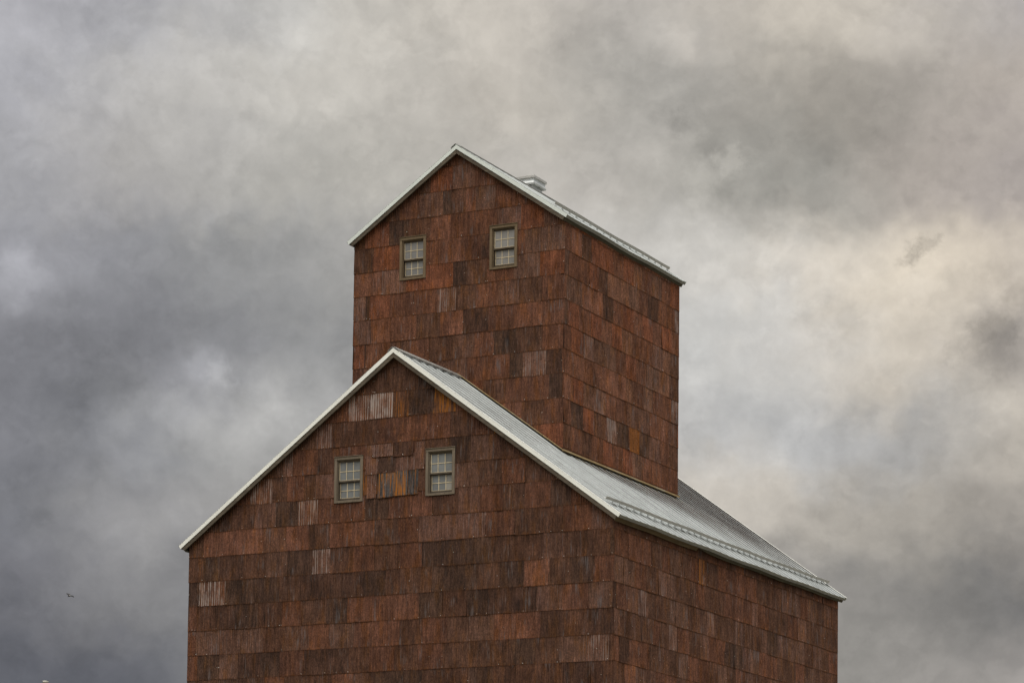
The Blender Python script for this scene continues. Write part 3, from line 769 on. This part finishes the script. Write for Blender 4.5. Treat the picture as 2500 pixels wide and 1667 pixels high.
# ------------------------------------------------------------------ gull
def gull():
    rng = random.Random(3)
    d = (fwd + CR*((171-1250)/f) - CU*((1452-py)/f)); t = 300
    base = Vector((27.6721, -59.3588, 1.7)) + d*t
    k = t/f     # metres per photo pixel at that distance
    root = base
    # body loft along its own axis, wings lofted from the shoulders
    ax = (CR*.75 - fwd*.66).normalized(); upv = Vector((0, 0, 1)); sidev = ax.cross(upv).normalized()
    mb = MB()
    def ringp(c_, r1, r2, a, b_, n=8):
        return [tuple(c_+a*(r1*math.cos(2*math.pi*i/n))+b_*(r2*math.sin(2*math.pi*i/n))) for i in range(n)]
    def loft(cs, cap=True):
        n = 8; i0 = len(mb.v)
        for c_, r1, r2, a, b_ in cs: mb.v.extend(ringp(c_, r1, r2, a, b_))
        for j in range(len(cs)-1):
            for i in range(n):
                mb.f.append((i0+j*n+i, i0+j*n+(i+1) % n, i0+(j+1)*n+(i+1) % n, i0+(j+1)*n+i)); mb.a.append(None); mb.uv.append(None)
        mb.f.append(tuple(i0+i for i in reversed(range(n)))); mb.a.append(None); mb.uv.append(None)
        mb.f.append(tuple(i0+(len(cs)-1)*n+i for i in range(n))); mb.a.append(None); mb.uv.append(None)
    def pt(X, Y, dep=0.0): return root + CR*((X-171)*k) - CU*((Y-1452)*k) + fwd*dep
    # body: beak at left (165,1455), rump at right
    B = [(164.4, 1455.7, .006), (166.0, 1455.5, .022), (167.3, 1455.0, .038), (168.8, 1454.6, .055), (170.6, 1454.2, .062), (172.4, 1453.8, .05), (174.2, 1453.5, .03), (175.6, 1453.6, .018)]
    loft([(pt(X, Y), r, r, CU, fwd) for X, Y, r in B])
    # near wing (left, raised) and far wing (right, drooping at the tip)
    Wl = [(169.6, 1453.6, .20, 0), (168.6, 1451.6, .23, .08), (166.8, 1450.0, .20, .2), (164.4, 1448.6, .15, .35), (162.0, 1447.4, .11, .5), (160.2, 1446.4, .03, .6)]
    Wr = [(171.6, 1453.8, .15, 0), (174.0, 1453.9, .14, -.1), (176.6, 1454.3, .12, -.2), (179.0, 1455.7, .095, -.3), (181.0, 1457.0, .06, -.4), (182.3, 1457.7, .02, -.45)]
    for WW in (Wl, Wr):
        loft([(pt(X, Y, dd), cch, .048 if cch > .05 else .02, (fwd*.80+CU*.30+CR*.3).normalized(), CU) for X, Y, cch, dd in WW])
    for vi in range(len(mb.v)): mb.v[vi] = tuple(Vector(mb.v[vi]) - root)
    m_, q, b = mat('gull_plumage')
    oc = q.n('ShaderNodeTexCoord').outputs['Object']
    v = q.vm('DOT_PRODUCT', oc, tuple(CU), out=1)
    rr = q.vm('LENGTH', oc, out=1)
    c_ = q.mix(q.mr(rr, .06, .13), (.30, .28, .25), (.010, .009, .010))
    q.put(b.inputs['Base Color'], c_); b.inputs['Roughness'].default_value = .8
    o = mb.build('gull', m_, None, smooth=True)
    o.location = root
    tag(o, 'small gull gliding with dark wings spread against the grey sky at left', 'bird')
gull()

# ------------------------------------------------------------------ utility pole (only its pale top reaches the frame)
def pole():
    d = (fwd + CR*((111.5-1250)/f) - CU*((1662.5-py)/f)); t = 74
    p = Vector((27.6721, -59.3588, 1.7)) + d*t
    root = empty('utility_pole', (p.x, p.y, 0))
    tag(root, 'pale weathered top of a utility pole at the lower left corner', 'pole')
    mb = MB(); n = 16
    mb.tube((p.x, p.y, -.3), (p.x, p.y, p.z-.02), .125, .072, 16)
    mb.build('pole', wood_mat('pole_wood', (.34, .31, .25), 2, .4), root)
    mb = MB(); i = 0
    mb.tube((p.x, p.y, p.z-.019), (p.x+.002, p.y, p.z+.02), .081, .079, 16)
    mb.build('pole_cap', metal_mat('cap_metal', (.60, .60, .56), .5, .2, .05, .1), root)
pole()

# ------------------------------------------------------------------ ground
m_, q, b = mat('dry_grass_and_gravel')
ob = q.n('ShaderNodeTexCoord').outputs['Object']
n1 = q.noise(ob, .15, 6, .6); n2 = q.noise(ob, 6, 5, .7)
c_ = q.mix(q.mr(n1, .42, .58), (.16, .14, .11), (.09, .10, .05))
c_ = q.mix(q.mr(n2, .35, .7, 0, .5), c_, (.22, .20, .17))
q.put(b.inputs['Base Color'], c_); b.inputs['Roughness'].default_value = .95
mb = MB(); g1 = 3000
mb.quad([(-g1, -g1, 0), (g1, -g1, 0), (g1, g1, 0), (-g1, g1, 0)])
o = mb.build('ground', m_); tag(o, kind='structure', label='open ground of dry grass and gravel round the elevator', cat='ground')
